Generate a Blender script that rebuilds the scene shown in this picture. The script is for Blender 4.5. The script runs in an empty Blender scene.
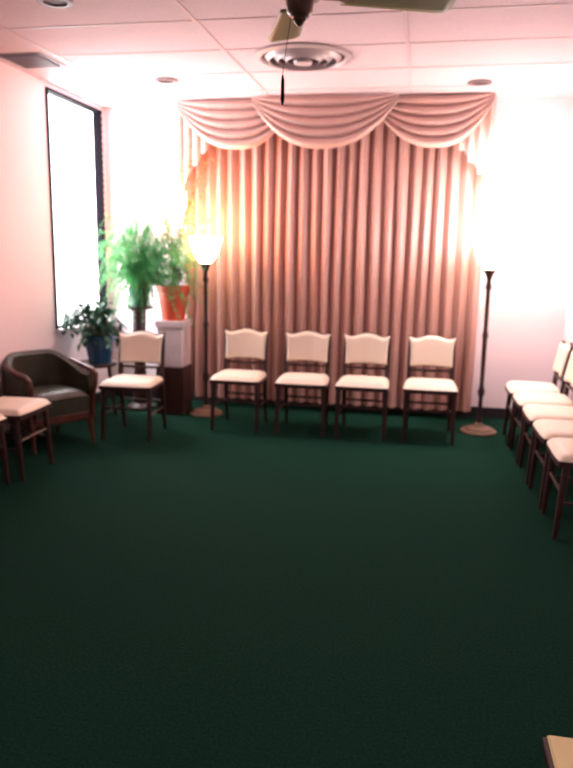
import bpy, math, random
from mathutils import Vector, Matrix
random.seed(4)
C = bpy.context.scene.collection
pi = math.pi
H = 2.81; XL=-3.09; XR=1.25; YB=6.6; YF=-2.2

# ---------------------------------------------------------------- materials
def mat(name, col, rough=0.6, metal=0.0, noise=0.0, nscale=20, bump=0.0, bscale=60, emit=None, estr=0, sheen=0, spec=0.5, stretch=None):
    m = bpy.data.materials.new(name); m.use_nodes=True
    nt=m.node_tree; b=nt.nodes['Principled BSDF']
    b.inputs['Base Color'].default_value=(*col,1)
    b.inputs['Roughness'].default_value=rough
    b.inputs['Metallic'].default_value=metal
    b.inputs['Specular IOR Level'].default_value=spec
    if sheen: b.inputs['Sheen Weight'].default_value=sheen
    tc=nt.nodes.new('ShaderNodeTexCoord'); mp=nt.nodes.new('ShaderNodeMapping')
    nt.links.new(tc.outputs['Object'],mp.inputs['Vector'])
    if stretch: mp.inputs['Scale'].default_value=stretch
    if noise:
        n=nt.nodes.new('ShaderNodeTexNoise'); n.inputs['Scale'].default_value=nscale; n.inputs['Detail'].default_value=4
        r=nt.nodes.new('ShaderNodeValToRGB')
        r.color_ramp.elements[0].position=.3; r.color_ramp.elements[1].position=.7
        r.color_ramp.elements[0].color=tuple(c*(1-noise) for c in col)+(1,)
        r.color_ramp.elements[1].color=tuple(min(1,c*(1+noise)) for c in col)+(1,)
        nt.links.new(mp.outputs[0],n.inputs['Vector']); nt.links.new(n.outputs['Fac'],r.inputs[0]); nt.links.new(r.outputs[0],b.inputs['Base Color'])
    if bump:
        n=nt.nodes.new('ShaderNodeTexNoise'); n.inputs['Scale'].default_value=bscale
        bp=nt.nodes.new('ShaderNodeBump'); bp.inputs['Strength'].default_value=bump; bp.inputs['Distance'].default_value=.01
        nt.links.new(mp.outputs[0],n.inputs['Vector']); nt.links.new(n.outputs['Fac'],bp.inputs['Height']); nt.links.new(bp.outputs[0],b.inputs['Normal'])
    if emit:
        b.inputs['Emission Color'].default_value=(*emit,1); b.inputs['Emission Strength'].default_value=estr
    return m

M_wall = mat('wall_paint',(.85,.72,.76),.8,bump=.05,bscale=80)
M_ceil = mat('ceiling_tile',(.58,.47,.51),.9,noise=.04,nscale=60,bump=.15,bscale=120)
M_grid = mat('ceiling_grid_paint',(.53,.42,.46),.6)
M_carpet= mat('green_carpet',(.0058,.034,.021),.95,noise=.35,nscale=90,bump=.5,bscale=400,spec=.05)
M_base = mat('vinyl_baseboard',(.02,.015,.018),.5)
M_black= mat('black_metal',(.003,.002,.004),.8,spec=.05)
M_wood = mat('dark_walnut',(.034,.011,.010),.4,noise=.4,nscale=8,stretch=(1,1,.15))
M_redwood=mat('mahogany',(.09,.022,.013),.35,noise=.4,nscale=8)
M_cream= mat('cream_vinyl',(.82,.71,.58),.5,bump=.08,bscale=200)
M_leather=mat('olive_brown_leather',(.028,.027,.014),.4,noise=.25,nscale=15,bump=.15,bscale=120)
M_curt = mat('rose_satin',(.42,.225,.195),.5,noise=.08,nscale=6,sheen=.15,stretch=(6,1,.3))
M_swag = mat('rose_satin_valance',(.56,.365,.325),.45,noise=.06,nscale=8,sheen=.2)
M_tan  = mat('tan_wood',(.17,.095,.06),.5,noise=.2,nscale=8)
M_bowl = mat('lit_frosted_glass',(.95,.85,.7),.4,emit=(1,.74,.48),estr=24)
M_fan  = mat('fan_brown_metal',(.07,.035,.02),.4,metal=.4)
M_blade= mat('olive_fan_blade',(.17,.18,.075),.5,noise=.2,nscale=5,stretch=(.3,3,1))
M_vent = mat('white_enamel',(.50,.43,.45),.4)
M_dark = mat('vent_dark',(.05,.03,.035),.7)
M_can  = mat('recess_dark_trim',(.15,.11,.12),.6)
M_grey = mat('grey_register',(.16,.14,.17),.6)
M_fern = mat('fern_green',(.09,.44,.16),.6,noise=.35,nscale=8)
M_leaf = mat('leaf_green',(.015,.10,.06),.5,noise=.4,nscale=10)
M_leafy= mat('leaf_yellow_green',(.36,.38,.13),.5,noise=.3,nscale=10)
M_stem = mat('plant_stem',(.16,.16,.05),.7)
M_soil = mat('soil',(.03,.018,.012),.95,bump=.5)
M_red  = mat('terracotta_red',(.64,.085,.035),.5,noise=.1,nscale=6)
M_blue = mat('blue_glaze',(.02,.07,.15),.25,noise=.15,nscale=6)
M_white= mat('white_painted_wood',(.70,.60,.63),.6,noise=.06,nscale=10)
M_yellow=mat('yellow_cardboard',(.86,.70,.36),.7,noise=.05,nscale=6)

# ---------------------------------------------------------------- mesh builder
class MB:
    def __init__(s): s.v=[]; s.f=[]
    def add(s,vs,fs):
        o=len(s.v); s.v+= [tuple(v) for v in vs]; s.f+=[tuple(i+o for i in f) for f in fs]
    def box(s,x0,x1,y0,y1,z0,z1):
        s.add([(x0,y0,z0),(x1,y0,z0),(x1,y1,z0),(x0,y1,z0),(x0,y0,z1),(x1,y0,z1),(x1,y1,z1),(x0,y1,z1)],
              [(0,3,2,1),(4,5,6,7),(0,1,5,4),(1,2,6,5),(2,3,7,6),(3,0,4,7)])
        return s
    def tube(s,pts,r,n=10,r2=None,sq=1.0,closed=False):
        pts=[Vector(p) for p in pts]; N=len(pts)
        rs=r if isinstance(r,(list,tuple)) else [r]*N
        k=(r2 if r2 else 1.0)
        vs=[];fs=[]
        for i,p in enumerate(pts):
            if closed: t=pts[(i+1)%N]-pts[i-1]
            else: t=(pts[min(i+1,N-1)]-pts[max(i-1,0)])
            t.normalize()
            ref=Vector((1,0,0)) if abs(t.x)<.9 else Vector((0,1,0))
            a=(ref-t*ref.dot(t)).normalized(); b=t.cross(a)
            for j in range(n):
                th=2*pi*(j+.5)/n; c,sn=math.cos(th),math.sin(th)
                c=math.copysign(abs(c)**sq,c); sn=math.copysign(abs(sn)**sq,sn)
                vs.append(p+a*c*rs[i]+b*sn*rs[i]*k)
        R=N if closed else N-1
        for i in range(R):
            i2=(i+1)%N
            for j in range(n):
                fs.append((i*n+j,i*n+(j+1)%n,i2*n+(j+1)%n,i2*n+j))
        if not closed:
            fs.append(tuple(range(n-1,-1,-1))); fs.append(tuple((N-1)*n+j for j in range(n)))
        s.add(vs,fs); return s
    def lathe(s,prof,n=32,c=(0,0,0),sx=1,sy=1,cap=True):
        vs=[];fs=[]
        for r,z in prof:
            for j in range(n):
                th=2*pi*j/n; vs.append((c[0]+r*math.cos(th)*sx,c[1]+r*math.sin(th)*sy,c[2]+z))
        for i in range(len(prof)-1):
            for j in range(n): fs.append((i*n+j,i*n+(j+1)%n,(i+1)*n+(j+1)%n,(i+1)*n+j))
        if cap:
            fs.append(tuple(range(n-1,-1,-1))); fs.append(tuple((len(prof)-1)*n+j for j in range(n)))
        s.add(vs,fs); return s
    def grid(s,fn,nu,nv):
        vs=[fn(i/nu,j/nv) for i in range(nu+1) for j in range(nv+1)]
        w=nv+1
        fs=[(i*w+j,(i+1)*w+j,(i+1)*w+j+1,i*w+j+1) for i in range(nu) for j in range(nv)]
        s.add(vs,fs); return s
    def pad(s,fx,back,puff,nu=20,nv=14,p=6):
        def front(u,v):
            S=2*u-1;T=2*v-1
            k=(1-abs(S)**p)*(1-abs(T)**p)
            return fx(u,v,puff*max(k,0)**.5)
        o=len(s.v); s.grid(front,nu,nv)
        s.grid(lambda u,v:fx(1-u,v,-back),nu,nv)
        w=nv+1; o2=o+(nu+1)*w
        A=lambda i,j:o+i*w+j
        B=lambda i,j:o2+(nu-i)*w+j
        for i in range(nu):
            s.f.append((A(i,0),B(i,0),B(i+1,0),A(i+1,0))); s.f.append((A(i+1,nv),B(i+1,nv),B(i,nv),A(i,nv)))
        for j in range(nv):
            s.f.append((A(0,j+1),B(0,j+1),B(0,j),A(0,j))); s.f.append((A(nu,j),B(nu,j),B(nu,j+1),A(nu,j+1)))
        return s
    def obj(s,name,m,parent=None,smooth=True,bevel=0,loc=(0,0,0),rot=(0,0,0),solid=0,label=None):
        me=bpy.data.meshes.new(name); me.from_pydata([tuple(v) for v in s.v],[],s.f); me.update()
        me.materials.append(m)
        ob=bpy.data.objects.new(name,me); C.objects.link(ob)
        if smooth:
            for p in me.polygons: p.use_smooth=True
            try: me.set_sharp_from_angle(angle=math.radians(40))
            except Exception: pass
        ob.location=loc; ob.rotation_euler=rot
        if parent: ob.parent=parent
        if solid:
            k=ob.modifiers.new('solid','SOLIDIFY'); k.thickness=solid
        if bevel:
            k=ob.modifiers.new('bevel','BEVEL'); k.width=bevel; k.segments=2; k.limit_method='ANGLE'
        if label: ob['label']=label
        return ob

def thing(name,label,cat,loc=(0,0,0),rz=0,group=None):
    e=bpy.data.objects.new(name,None); e.empty_display_size=.1; C.objects.link(e)
    e.location=loc; e.rotation_euler=(0,0,rz)
    e['label']=label; e['category']=cat
    if group: e['group']=group
    return e
def copy_thing(root,loc,rz,label=None):
    kids=[o for o in C.objects]
    new=root.copy(); C.objects.link(new); new.location=loc; new.rotation_euler=(0,0,rz)
    if label: new['label']=label
    def rec(a,b):
        for ch in kids:
            if ch.parent==a:
                d=ch.copy(); C.objects.link(d); d.parent=b; rec(ch,d)
    rec(root,new); return new
def struct(ob): ob['kind']='structure'; return ob

# ---------------------------------------------------------------- room
T=.12; TL=.06
struct(MB().box(XL-T,XR+T,YF-T,YB+T,-.1,0).obj('floor',M_carpet,smooth=False))
struct(MB().box(XL-T,XR+T,YF-T,YB+T,H,H+.1).obj('ceiling',M_ceil,smooth=False))
struct(MB().box(XL-T,XR+T,YB,YB+T,0,H).obj('wall_back',M_wall,smooth=False))
struct(MB().box(XL-T,XR+T,YF-T,YF,0,H).obj('wall_front',M_wall,smooth=False))
struct(MB().box(XR,XR+T,YF,YB,0,H).obj('wall_right',M_wall,smooth=False))
WY0,WY1,WZ0,WZ1=5.53,6.53,.80,2.77
wl=MB()
wl.box(XL-TL,XL,YF,WY0,0,H).box(XL-TL,XL,WY1,YB,0,H).box(XL-TL,XL,WY0,WY1,0,WZ0).box(XL-TL,XL,WY0,WY1,WZ1,H)
struct(wl.obj('wall_left',M_wall,smooth=False))
bb=.10
struct(MB().box(XL,XR,YB-.015,YB,0,bb).obj('baseboard_back',M_base,smooth=False,bevel=.004))
struct(MB().box(XL,XL+.015,YF,YB-.015,0,bb).obj('baseboard_left',M_base,smooth=False,bevel=.004))
struct(MB().box(XR-.015,XR,YF,YB-.015,0,bb).obj('baseboard_right',M_base,smooth=False,bevel=.004))
g=MB(); w=.011
for x in (-2.60,-1.39,-.18,1.03): g.box(x-w,x+w,YF,YB,H-.004,H)
y=4.84-12*.61
while y<YB:
    if y>YF: g.box(XL,XR,y-w,y+w,H-.0035,H)
    y+=.61
struct(g.obj('trim_1',M_grid,smooth=False))
fr=MB(); t=.040; tn=.022
xa=XL-TL+.001; xb=XL+.015
fr.box(xa,xb,WY0,WY0+tn,WZ0,WZ1).box(xa,xb,WY1-t,WY1,WZ0,WZ1)
fr.box(xa,xb,WY0+tn,WY1-t,WZ1-tn,WZ1).box(xa,XL+.004,WY0+tn,WY1-t,WZ0,WZ0+tn*.7)
for i in range(34):
    z=WZ0+.08+i*.056
    fr.box(XL-.0,XL+.04,WY1-t-.012,WY1-t,z,z+.028)
win=struct(fr.obj('window_1',M_black,smooth=False))
mg=bpy.data.materials.new('window_glass'); mg.use_nodes=True; nt=mg.node_tree
for n in list(nt.nodes): nt.nodes.remove(n)
o=nt.nodes.new('ShaderNodeOutputMaterial'); mx=nt.nodes.new('ShaderNodeMixShader'); tr=nt.nodes.new('ShaderNodeBsdfTransparent'); gl=nt.nodes.new('ShaderNodeBsdfGlossy')
gl.inputs['Roughness'].default_value=.1; mx.inputs[0].default_value=.03
nt.links.new(tr.outputs[0],mx.inputs[1]); nt.links.new(gl.outputs[0],mx.inputs[2]); nt.links.new(mx.outputs[0],o.inputs[0])
MB().box(XL-.045,XL-.04,WY0+tn,WY1-t,WZ0+tn,WZ1-tn).obj('window_pane',mg,parent=win,smooth=False)
struct(MB().box(XL-.001,XL+.07,WY0-.0,WY1+.0,WZ0-.02,WZ0-.001).obj('trim_2',M_white,smooth=False,bevel=.004))

# ---------------------------------------------------------------- curtain
YC=6.40; CT=H-.02
cur=thing('curtain','rose satin pleated drapes with draped swag valance against the wall','curtain',(0,YC,0))
CX0,CX1=-2.26,.49
def drape(x0,x1,n,name):
    b=MB()
    def f(u,v):
        ph=u*n
        k=abs(math.sin(pi*ph))**.85
        amp=.060*(.75+.25*v)+.010*math.sin(ph*2.1)
        x=x0+(x1-x0)*u+.010*math.sin(2*pi*ph)+.008*math.sin(v*3+ph)
        return (x, .06-amp*k, CT-(CT-.085)*v)
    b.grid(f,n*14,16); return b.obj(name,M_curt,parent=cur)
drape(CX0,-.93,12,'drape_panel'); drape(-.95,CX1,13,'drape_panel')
def swag(x0,x1,depth,yo,nf=5,skew=0):
    b=MB()
    def f(u,v):
        c=1-abs(2*u-1)**2.4
        cc=max(c,0)
        z=CT+.01 - .05*v*(1-cc) - depth*cc*(v**.95)
        fold=abs(math.sin(pi*nf*v))**.8
        yy=yo-.02-.05*cc*v-.045*fold*(.35+.65*cc)
        x=x0+(x1-x0)*u + skew*v*math.sin(pi*u)
        return (x,yy,z)
    b.grid(f,48,nf*12)
    return b.obj('swag',M_swag,parent=cur)
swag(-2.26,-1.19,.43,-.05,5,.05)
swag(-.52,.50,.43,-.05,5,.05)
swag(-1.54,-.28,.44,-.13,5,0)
def jabot(x0,x1,z_in,z_out):
    b=MB(); n=4
    def f(u,v):
        zz=z_in+(z_out-z_in)*u
        ph=u*n; saw=abs((ph%1)*2-1)
        hem=zz+.05*saw
        return (x0+(x1-x0)*u+.012*math.sin(2*pi*ph), -.035-.03*abs(math.sin(pi*ph)), CT-(CT-hem)*v)
    b.grid(f,56,12); return b.obj('jabot',M_swag,parent=cur)
jabot(.20,.52,2.40,2.02)
jabot(-1.96,-2.28,2.40,1.98)
MB().box(CX0-.02,CX1+.02,-.03,.19,CT+.002,CT+.018).obj('curtain_board',M_swag,parent=cur,smooth=False)

# ---------------------------------------------------------------- chairs
def make_chair(loc,rz,label,group):
    e=thing('side_chair',label,'chair',loc,rz,group)
    for sx in (-1,1):
        MB().tube([(sx*.178,.235,0),(sx*.178,.19,.22),(sx*.178,.170,.44),(sx*.180,.185,.62),(sx*.182,.225,.79)],
                  [.013,.017,.019,.017,.012],8,sq=.6).obj('leg',M_wood,e)
        MB().tube([(sx*.192,-.195,0),(sx*.190,-.180,.22),(sx*.186,-.165,.42)],[.013,.017,.020],8,sq=.6).obj('leg',M_wood,e)
        MB().tube([(sx*.186,-.18,.20),(sx*.178,.19,.20)],.009,8).obj('stretcher',M_wood,e)
    MB().tube([(-.188,-.178,.255),(.188,-.178,.255)],.010,8).obj('stretcher',M_wood,e)
    MB().tube([(-.178,.188,.25),(.178,.188,.25)],.010,8).obj('stretcher',M_wood,e)
    def seat(sc):
        def fx(u,v,h,z=.445):
            S=2*u-1;T=2*v-1
            x=S*math.sqrt(1-.10*T**4) ; y=T*math.sqrt(1-.10*S**4)
            wid=.220-.016*(T+1)/2
            return (x*wid*sc, -.015+y*.205*sc, z+h)
        return fx
    s1=seat(1.0); s2=seat(.99)
    MB().pad(lambda u,v,h:s1(u,v,h,.435),.030,.003).obj('seat_frame',M_wood,e)
    MB().pad(lambda u,v,h:s2(u,v,h,.437),.001,.038,p=8).obj('seat',M_cream,e)
    def back(grow):
        def fx(u,v,h):
            S=2*u-1
            top=.790+.032*max(0,math.cos(min(abs(S)/.68,1)*pi/2))**1.2+.022*abs(S)**5
            bot=.568+.008*math.cos(S*pi/2)
            top+=grow; bot-=grow
            z=bot+(top-bot)*v
            hw=.170+.008*v+.018*v**6+.006*(1-v)**4+grow
            y=.150+.20*(z-.565)+.02*(1-S*S)
            return (S*hw,y-h,z)
        return fx
    MB().pad(back(.006),.028,.002,nu=32).obj('backrest',M_wood,e,label='dark walnut wooden back frame')
    MB().pad(back(0),.001,.022,nu=32,p=10).obj('back_cushion',M_cream,e)
    MB().tube([(-.178,.172,.535),(0,.185,.53),(.178,.172,.535)],.012,8,sq=.7).obj('back_rail',M_wood,e)
    return e
G='dark wooden chairs with cream padding'
c0=make_chair((-1.49,5.70,0),0,'dark wooden chair with cream cushions before curtain beside lamp',G)
mid='dark wooden chair with cream cushions in front of the curtain'
copy_thing(c0,(-.94,5.70,0),.02,mid)
copy_thing(c0,(-.44,5.71,0),-.01,mid)
copy_thing(c0,(.10,5.74,0),0,'dark wooden chair with cream cushions near curtain edge')
copy_thing(c0,(-2.25,5.22,0),.04,'dark wooden chair with cream cushions next to leather armchair')
for i in range(5):
    copy_thing(c0,(.93+.008*i,5.80-.462*i,0),-pi/2+(.015 if i%2 else -.01),'dark wooden chair with cream cushions in wall row')
copy_thing(c0,(-2.69,4.14,0),pi/2+.03,'dark wooden chair with cream seat facing inward along wall')
copy_thing(c0,(-2.74,3.68,0),pi/2-.02,'dark wooden chair with cream seat facing inward along wall')

# ---------------------------------------------------------------- armchair
a=thing('armchair','dark olive leather barrel armchair with curved reddish wooden arms','armchair',(-2.80,4.84,0),math.radians(58))
a.scale=(.93,.88,.95)
def upath(t,r,fy):
    L1=fy; La=pi*r; tot=2*L1+La; d=t*tot
    if d<L1: x,y=(-r,-fy+d)
    elif d<L1+La:
        th=pi-(d-L1)/r
        c,s_=math.cos(th),math.sin(th)
        x,y=(r*math.copysign(abs(c)**.72,c),r*abs(s_)**.72)
    else: x,y=(r,-(d-L1-La))
    return (x,y)
def hgt(t): return .585+.145*min(1,math.sin(pi*t)**2.2*1.15)
sh=MB(); N=48
vs=[];fs=[]
for i in range(N+1):
    t_=i/N; xo,yo=upath(t_,.31,.24); xi,yi=upath(t_,.245,.24); h=hgt(t_)
    xm,ym=(xo+xi)/2,(yo+yi)/2
    ring=[(xo,yo,.20),(xo,yo,h-.04),(xo*.98+xm*.02,yo*.98+ym*.02,h-.015),(xm,ym,h),(xi,yi,h-.03),(xi*1.02,yi*1.02,h-.12),(xi,yi,.20)]
    vs+=ring
k=7
for i in range(N):
    for j in range(k): fs.append((i*k+j,i*k+(j+1)%k,(i+1)*k+(j+1)%k,(i+1)*k+j))
fs.append(tuple(range(k))); fs.append(tuple(N*k+j for j in range(k-1,-1,-1)))
sh.add(vs,fs); sh.obj('backrest',M_leather,a)
MB().pad(lambda u,v,h:((2*u-1)*.24*math.sqrt(1-.2*(2*v-1)**2 if v>.5 else 1),-.27+.49*v,.40+h),.13,.05).obj('seat_cushion',M_leather,a)
MB().box(-.245,.245,-.26,.20,.20,.27).obj('seat_frame',M_redwood,a,smooth=False,bevel=.01)
for sx in (-1,1):
    MB().tube([(sx*.285,.12,.650),(sx*.30,0,.625),(sx*.30,-.12,.610),(sx*.295,-.24,.60),(sx*.29,-.30,.57),(sx*.285,-.30,.50),(sx*.28,-.265,.40),(sx*.275,-.25,.30),(sx*.275,-.26,.20)],
              [.014,.017,.020,.022,.022,.019,.018,.020,.022],10).obj('armrest',M_redwood,a,label='curved reddish wooden arm')
    MB().tube([(sx*.255,-.24,.22),(sx*.26,-.25,.1),(sx*.265,-.27,0)],[.026,.02,.014],8).obj('leg',M_redwood,a)
    MB().tube([(sx*.20,.20,.22),(sx*.21,.23,.1),(sx*.215,.27,0)],[.026,.02,.014],8).obj('leg',M_redwood,a)

# ---------------------------------------------------------------- floor lamps
def make_lamp(loc,label):
    e=thing('floor_lamp',label,'lamp',loc,0,'torchiere floor lamps')
    MB().lathe([(.001,0),(.15,0),(.152,.012),(.145,.022),(.12,.028),(.115,.04),(.09,.046),(.05,.055),(.035,.075),(.022,.09),(.001,.09)],36,cap=False).obj('base',M_tan,e,label='tiered tan wooden base')
    pr=[(.001,.085),(.02,.085),(.028,.11),(.018,.14),(.016,.30),(.026,.33),(.030,.36),(.020,.39),(.017,.42),(.020,.80),(.028,.83),(.020,.86),(.018,.88),(.017,1.20),(.028,1.23),(.020,1.26),(.018,1.29),(.03,1.33),(.045,1.36),(.05,1.375),(.001,1.375)]
    MB().lathe(pr,20,cap=False).obj('pole',M_wood,e)
    MB().lathe([(.03,1.372),(.06,1.39),(.09,1.43),(.115,1.49),(.13,1.55),(.15,1.60),(.146,1.603),(.124,1.553),(.108,1.493),(.084,1.437),(.055,1.398),(.001,1.385)],36,cap=False).obj('lamp_shade',M_bowl,e)
    return e
l1=make_lamp((-1.91,6.07,0),'lit torchiere floor lamp with dark turned pole beside plants')
l2=copy_thing(l1,(.53,6.02,0),0,'torchiere floor lamp with dark turned pole beside the curtain edge')

# ---------------------------------------------------------------- ceiling fan
FX,FY=-.53,2.92
fan=thing('ceiling_fan','dark bronze ceiling fan with olive blades and pull chain','ceiling fan',(FX,FY,H))
MB().lathe([(.001,0),(.07,0),(.065,-.04),(.03,-.07),(.001,-.07)],28,cap=False).obj('canopy',M_fan,fan)
MB().lathe([(.001,-.05),(.013,-.05),(.013,-.22),(.001,-.22)],14,cap=False).obj('downrod',M_fan,fan)
dz=.055
MB().lathe([(.001,-.25+dz),(.05,-.255+dz),(.10,-.275+dz),(.115,-.31+dz),(.11,-.36+dz),(.085,-.395+dz),(.055,-.41+dz),(.05,-.45+dz),(.035,-.465+dz),(.001,-.47+dz)],36,cap=False).obj('motor_housing',M_fan,fan)
MB().lathe([(.001,-.46+dz),(.025,-.465+dz),(.026,-.48+dz),(.012,-.495+dz),(.001,-.50+dz)],24,cap=False).obj('finial',M_fan,fan)
for i in range(4):
    an=math.radians(17.5+90*i)
    MB().box(.09,.22,-.022,.022,-.393+dz,-.383+dz).obj('blade_bracket',M_fan,fan,rot=(0,0,an),bevel=.003,smooth=False)
    def f(u,v):
        x=.17+.45*u; hw=(.058+.02*u)*(1-max(0,(u-.9)/.1)**2*.35)
        y_=(2*v-1)*hw
        return (x,y_,-.376+dz-y_*.20)
    MB().grid(f,16,6).obj('fan_blade',M_blade,fan,rot=(0,0,an),solid=.008)
MB().tube([(-.035,.01,-.445+dz),(-.07,.03,-.60),(-.07,.03,-.62)],.0012,6).tube([(-.07,.03,-.615),(-.07,.03,-.635),(-.07,.03,-.71),(-.07,.03,-.73)],[.003,.007,.008,.003],10).obj('pull_chain',M_black,fan)

# ---------------------------------------------------------------- ceiling fixtures
dv=thing('air_diffuser','round white concentric ring ceiling air diffuser','vent',(-.89,5.07,H))
MB().lathe([(.335,0),(.34,-.012),(.30,-.022),(.285,-.004)],48,cap=False).obj('outer_ring',M_vent,dv)
MB().lathe([(.001,-.004),(.29,-.004)],48,cap=False).obj('back_plate',M_dark,dv)
for r in (.235,.175,.115):
    MB().lathe([(r+.028,-.008),(r,-.035),(r-.004,-.035),(r+.02,-.008)],48,cap=False).obj('ring',M_vent,dv)
MB().lathe([(.001,-.05),(.06,-.048),(.065,-.035),(.03,-.01)],32,cap=False).obj('center_cone',M_vent,dv)
def downl(loc,label):
    e=thing('recessed_light',label,'ceiling light',loc,0,'recessed ceiling lights')
    MB().lathe([(.065,-.002),(.092,-.004),(.095,-.010),(.065,-.012),(.06,-.004)],36,cap=False).obj('trim_ring',M_can,e)
    MB().lathe([(.001,-.003),(.066,-.003)],36,cap=False).obj('lens',M_dark,e,label='dark recess')
    return e
r1=downl((.35,5.95,H),'small round recessed ceiling light above the curtain edge')
copy_thing(r1,(-2.08,5.60,H),0,'small round recessed ceiling light near the window wall')
copy_thing(r1,(-2.04,3.80,H),0,'small round recessed ceiling light, unlit')
rg=thing('ceiling_register','grey louvered ceiling air register near the window wall','vent',(-2.84,4.92,H))
MB().box(-.17,.17,-.19,.19,-.006,0).obj('register_frame',M_grey,rg,smooth=False,bevel=.002)
sl=MB()
for i in range(10): sl.box(-.14,.14,-.16+i*.033,-.145+i*.033,-.016,-.006)
sl.obj('louvers',M_grey,rg,smooth=False)

# ---------------------------------------------------------------- plants
def pot(e,m,r,h,z=0,name='pot'):
    MB().lathe([(.001,z),(r*.72,z),(r*.95,z+h*.82),(r*1.05,z+h*.82),(r*1.07,z+h),(r*.95,z+h),(r*.92,z+h*.9),(.001,z+h*.9)],32,cap=False).obj(name,m,e)
    MB().lathe([(.001,z+h*.92),(r*.92,z+h*.915)],24,cap=False).obj('soil',M_soil,e)
def leafquad(b,p,d,up,L,W):
    d=d.normalized(); s_=d.cross(up)
    if s_.length<1e-3: s_=Vector((1,0,0))
    s_.normalize(); n=s_.cross(d)
    pts=[p,p+d*L*.3+s_*W*.5+n*W*.1,p+d*L*.65+s_*W*.42,p+d*L-n*W*.25,p+d*L*.65-s_*W*.42,p+d*L*.3-s_*W*.5+n*W*.1]
    mid=p+d*L*.5-n*W*.12
    b.add(pts+[mid],[(0,1,6),(1,2,6),(2,3,6),(3,4,6),(4,5,6),(5,0,6)])
def arc(p0,az,L,rise,droop,n=16):
    pts=[]
    for i in range(n+1):
        t_=i/n
        pts.append(p0+Vector((math.cos(az)*L*t_,math.sin(az)*L*t_,rise*math.sin(t_*pi*.6)*1.0-droop*t_**2.2)))
    return pts
pd=thing('pedestal','dark wooden round pedestal stand under the fern','plant stand',(-2.58,6.14,0))
MB().lathe([(.001,0),(.13,0),(.13,.03),(.07,.06),(.05,.50),(.07,.93),(.13,.95),(.13,.97),(.001,.97)],32,cap=False).obj('column',M_wood,pd)
fern=thing('potted_fern','feathery bright green asparagus fern in a dark pot','plant',(-2.58,6.14,.971))
pot(fern,M_leaf,.11,.17)
b=MB(); st=MB()
for i in range(310):
    az=random.uniform(0,2*pi); L=random.uniform(.15,.52); dr=random.uniform(.02,.50)
    if i%4==0: az=random.uniform(-.7,.1); L=random.uniform(.35,.72); dr=random.uniform(.0,.50)
    elif math.sin(az)>.3: L*=.5
    if math.cos(az)<-.5: L*=.82
    pts=arc(Vector((random.uniform(-.04,.04),random.uniform(-.04,.04),.15)),az,L,random.uniform(.12,.74),dr,18)
    pts=[p if p.y<.19 else Vector((p.x,.19,p.z)) for p in pts]
    st.tube(pts[::2],.0018,4)
    for j in range(3,19):
        p=pts[j]; d=(pts[j]-pts[j-1]).normalized()
        for q in range(8):
            dd=Vector((random.gauss(0,1),random.gauss(0,1),random.gauss(0,1))).normalized()+d*.6
            leafquad(b,p+d*random.uniform(0,.02),dd,Vector((0,0,1)),random.uniform(.020,.045),.0046)
b.obj('foliage',M_fern,fern,smooth=False); st.obj('stems',M_stem,fern)
ms=thing('planter_stand','pale block planter box on a dark low cabinet base','plant stand',(-2.22,6.08,0))
MB().box(-.13,.13,-.13,.13,0,.44).obj('base_cabinet',M_wood,ms,smooth=False,bevel=.006,label='dark wooden base')
MB().box(-.12,.12,-.12,.12,.44,.80).box(-.135,.135,-.135,.135,.80,.86).obj('planter_block',M_white,ms,smooth=False,bevel=.008,label='pale block planter')
rp=thing('potted_vine','tall yellow-green leafy vine in a terracotta red pot','plant',(-2.22,6.08,.861))
pot(rp,M_red,.145,.31)
b=MB(); st=MB()
for i in range(20):
    x1=random.uniform(-.15,.50); y1=random.uniform(-.12,.05); hh=random.uniform(.3,1.4)
    pts=[Vector((random.uniform(-.015,.015)+x1*t_**1.3, y1*t_**1.5, .29+hh*t_-.15*t_**4)) for t_ in [k/22 for k in range(23)]]
    st.tube(pts,.0028,5)
    for j in range(3,23):
        for q in range(2):
            dd=Vector((random.uniform(-1,1),random.uniform(-1,.1),random.uniform(-.8,.2)))
            leafquad(b,pts[j],dd,Vector((0,0,1)),random.uniform(.035,.07),random.uniform(.012,.022))
b.obj('foliage',M_leafy,rp); st.obj('stems',M_stem,rp)
so=thing('side_table','small dark wooden side table holding a blue pot','table',(-2.84,5.76,0))
MB().lathe([(.001,.46),(.18,.46),(.185,.475),(.18,.49),(.001,.49)],32,cap=False).obj('table_top',M_wood,so)
for i in range(3):
    an=i*2*pi/3+.4
    MB().tube([(math.cos(an)*.16,math.sin(an)*.16,0),(math.cos(an)*.11,math.sin(an)*.11,.465)],.014,8).obj('leg',M_wood,so)
bp=thing('potted_plant','dark green leafy plant in a glazed blue pot','plant',(-2.78,5.72,.491))
pot(bp,M_blue,.135,.25)
b=MB(); st=MB()
for i in range(64):
    az=random.uniform(-pi,pi); L=random.uniform(.06,.30)
    if math.cos(az)<0: L=min(L,.18)
    if math.sin(az)>0: L*=.6
    pts=arc(Vector((random.uniform(-.04,.04),random.uniform(-.04,.04),.23)),az,L,random.uniform(.06,.34),random.uniform(0,.14),8)
    st.tube(pts,.003,4)
    for j in (4,6,8):
        for q in range(2):
            dd=(pts[j]-pts[j-1]).normalized()+Vector((random.uniform(-.8,.8),random.uniform(-.8,.8),random.uniform(-.6,.3)))
            leafquad(b,pts[j],dd,Vector((0,0,1)),random.uniform(.06,.10),random.uniform(.03,.048))
b.obj('foliage',M_leaf,bp); st.obj('stems',M_stem,bp)
sp=thing('sill_plant','small trailing green plant in dark pot on window sill','plant',(XL+.035,5.64,WZ0+.001))
pot(sp,M_leather,.03,.08)
b=MB()
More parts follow.
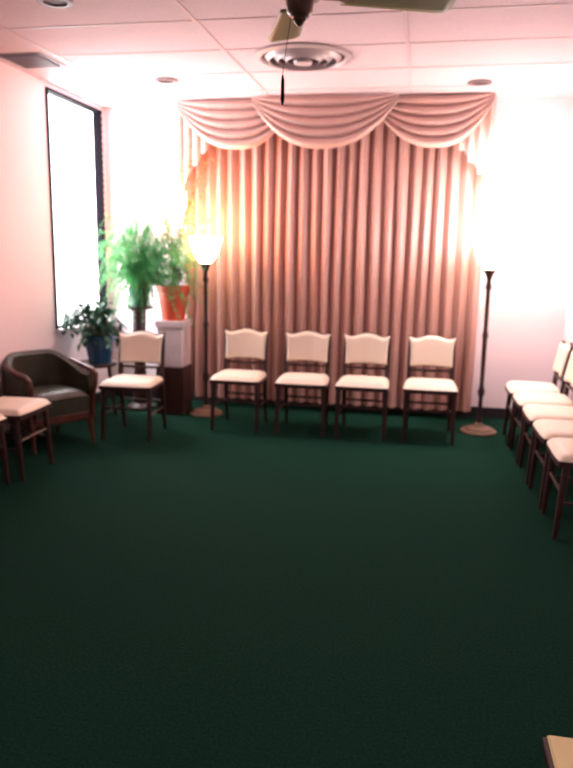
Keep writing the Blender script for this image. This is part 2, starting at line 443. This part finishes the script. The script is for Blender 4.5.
for i in range(26):
    az=random.uniform(-1.3,1.3); pts=arc(Vector((0,0,.07)),az,random.uniform(.05,.16),random.uniform(.02,.14),random.uniform(.05,.18),6)
    b.tube(pts,.002,4)
    for j in (3,5,6): leafquad(b,pts[j],(pts[j]-pts[j-1])+Vector((random.uniform(0,.05),random.uniform(-.05,.05),0)),Vector((0,0,1)),.055,.03)
b.obj('foliage',M_leaf,sp)

# ---------------------------------------------------------------- near table with yellow folder
tb=thing('end_table','small dark wooden end table','table',(.59,1.18,0),.0)
MB().box(-.28,.28,-.28,.28,.43,.455).obj('table_top',M_wood,tb,smooth=False,bevel=.004)
for sx in (-1,1):
    for sy in (-1,1):
        MB().tube([(sx*.24,sy*.24,.432),(sx*.25,sy*.25,0)],[.022,.014],8,sq=.6).obj('leg',M_wood,tb)
fo=thing('folder','yellow cardboard folder lying on the end table','folder',(.59,1.18,.4555))
MB().box(-.270,.24,-.24,.279,0,.004).box(-.267,.235,-.235,.276,.004,.008).obj('folder_cover',M_yellow,fo,smooth=False,bevel=.001)

# ---------------------------------------------------------------- lights
def light(name,kind,loc,e,col,rot=(0,0,0),**kw):
    l=bpy.data.lights.new(name,kind); l.energy=e; l.color=col
    for k_,v_ in kw.items(): setattr(l,k_,v_)
    o_=bpy.data.objects.new(name,l); o_.location=loc; o_.rotation_euler=rot; C.objects.link(o_); return o_
light('lamp_bulb','POINT',(-1.91,6.07,1.66),80,(1,.31,.16),shadow_soft_size=.06)
light('lamp_bulb','POINT',(.53,6.02,1.66),55,(1,.86,.84),shadow_soft_size=.06)
light('wall_blowout_spot','SPOT',(.62,5.80,H-.03),180,(1,.90,.93),rot=(math.radians(18),math.radians(-8),0),spot_size=math.radians(120),spot_blend=1,shadow_soft_size=.08)  # added spot, apart from the dark recessed fixture, blows out right back wall
light('daylight','AREA',(XL-.35,(WY0+WY1)/2,1.8),240,(1,.96,1),rot=(0,-pi/2,0),shape='RECTANGLE',size=2.0,size_y=1.2)
light('room_fill','AREA',(-.9,-.5,H-.05),30,(1,.88,.86),shape='RECTANGLE',size=1.2,size_y=.6)  # added fill behind the camera, no fixture there

w=bpy.data.worlds.new('world'); bpy.context.scene.world=w; w.use_nodes=True
w.node_tree.nodes['Background'].inputs[0].default_value=(1,.97,.99,1); w.node_tree.nodes['Background'].inputs[1].default_value=4

# ---------------------------------------------------------------- camera
cd=bpy.data.cameras.new('camera'); cam=bpy.data.objects.new('camera',cd); C.objects.link(cam)
cd.sensor_fit='VERTICAL'; cd.sensor_height=24; cd.lens=700/768*24
cam.matrix_world=Matrix.Translation((0,0,1.5)) @ Matrix.Rotation(math.radians(10.8),4,'Z') @ Matrix.Rotation(math.radians(90-10.8),4,'X') @ Matrix.Rotation(math.radians(1.0),4,'Z')
cd.clip_start=.05
cd.dof.use_dof=True; cd.dof.focus_distance=1.9; cd.dof.aperture_fstop=1.8
bpy.context.scene.camera=cam
vs_=bpy.context.scene.view_settings
vs_.view_transform='Standard'
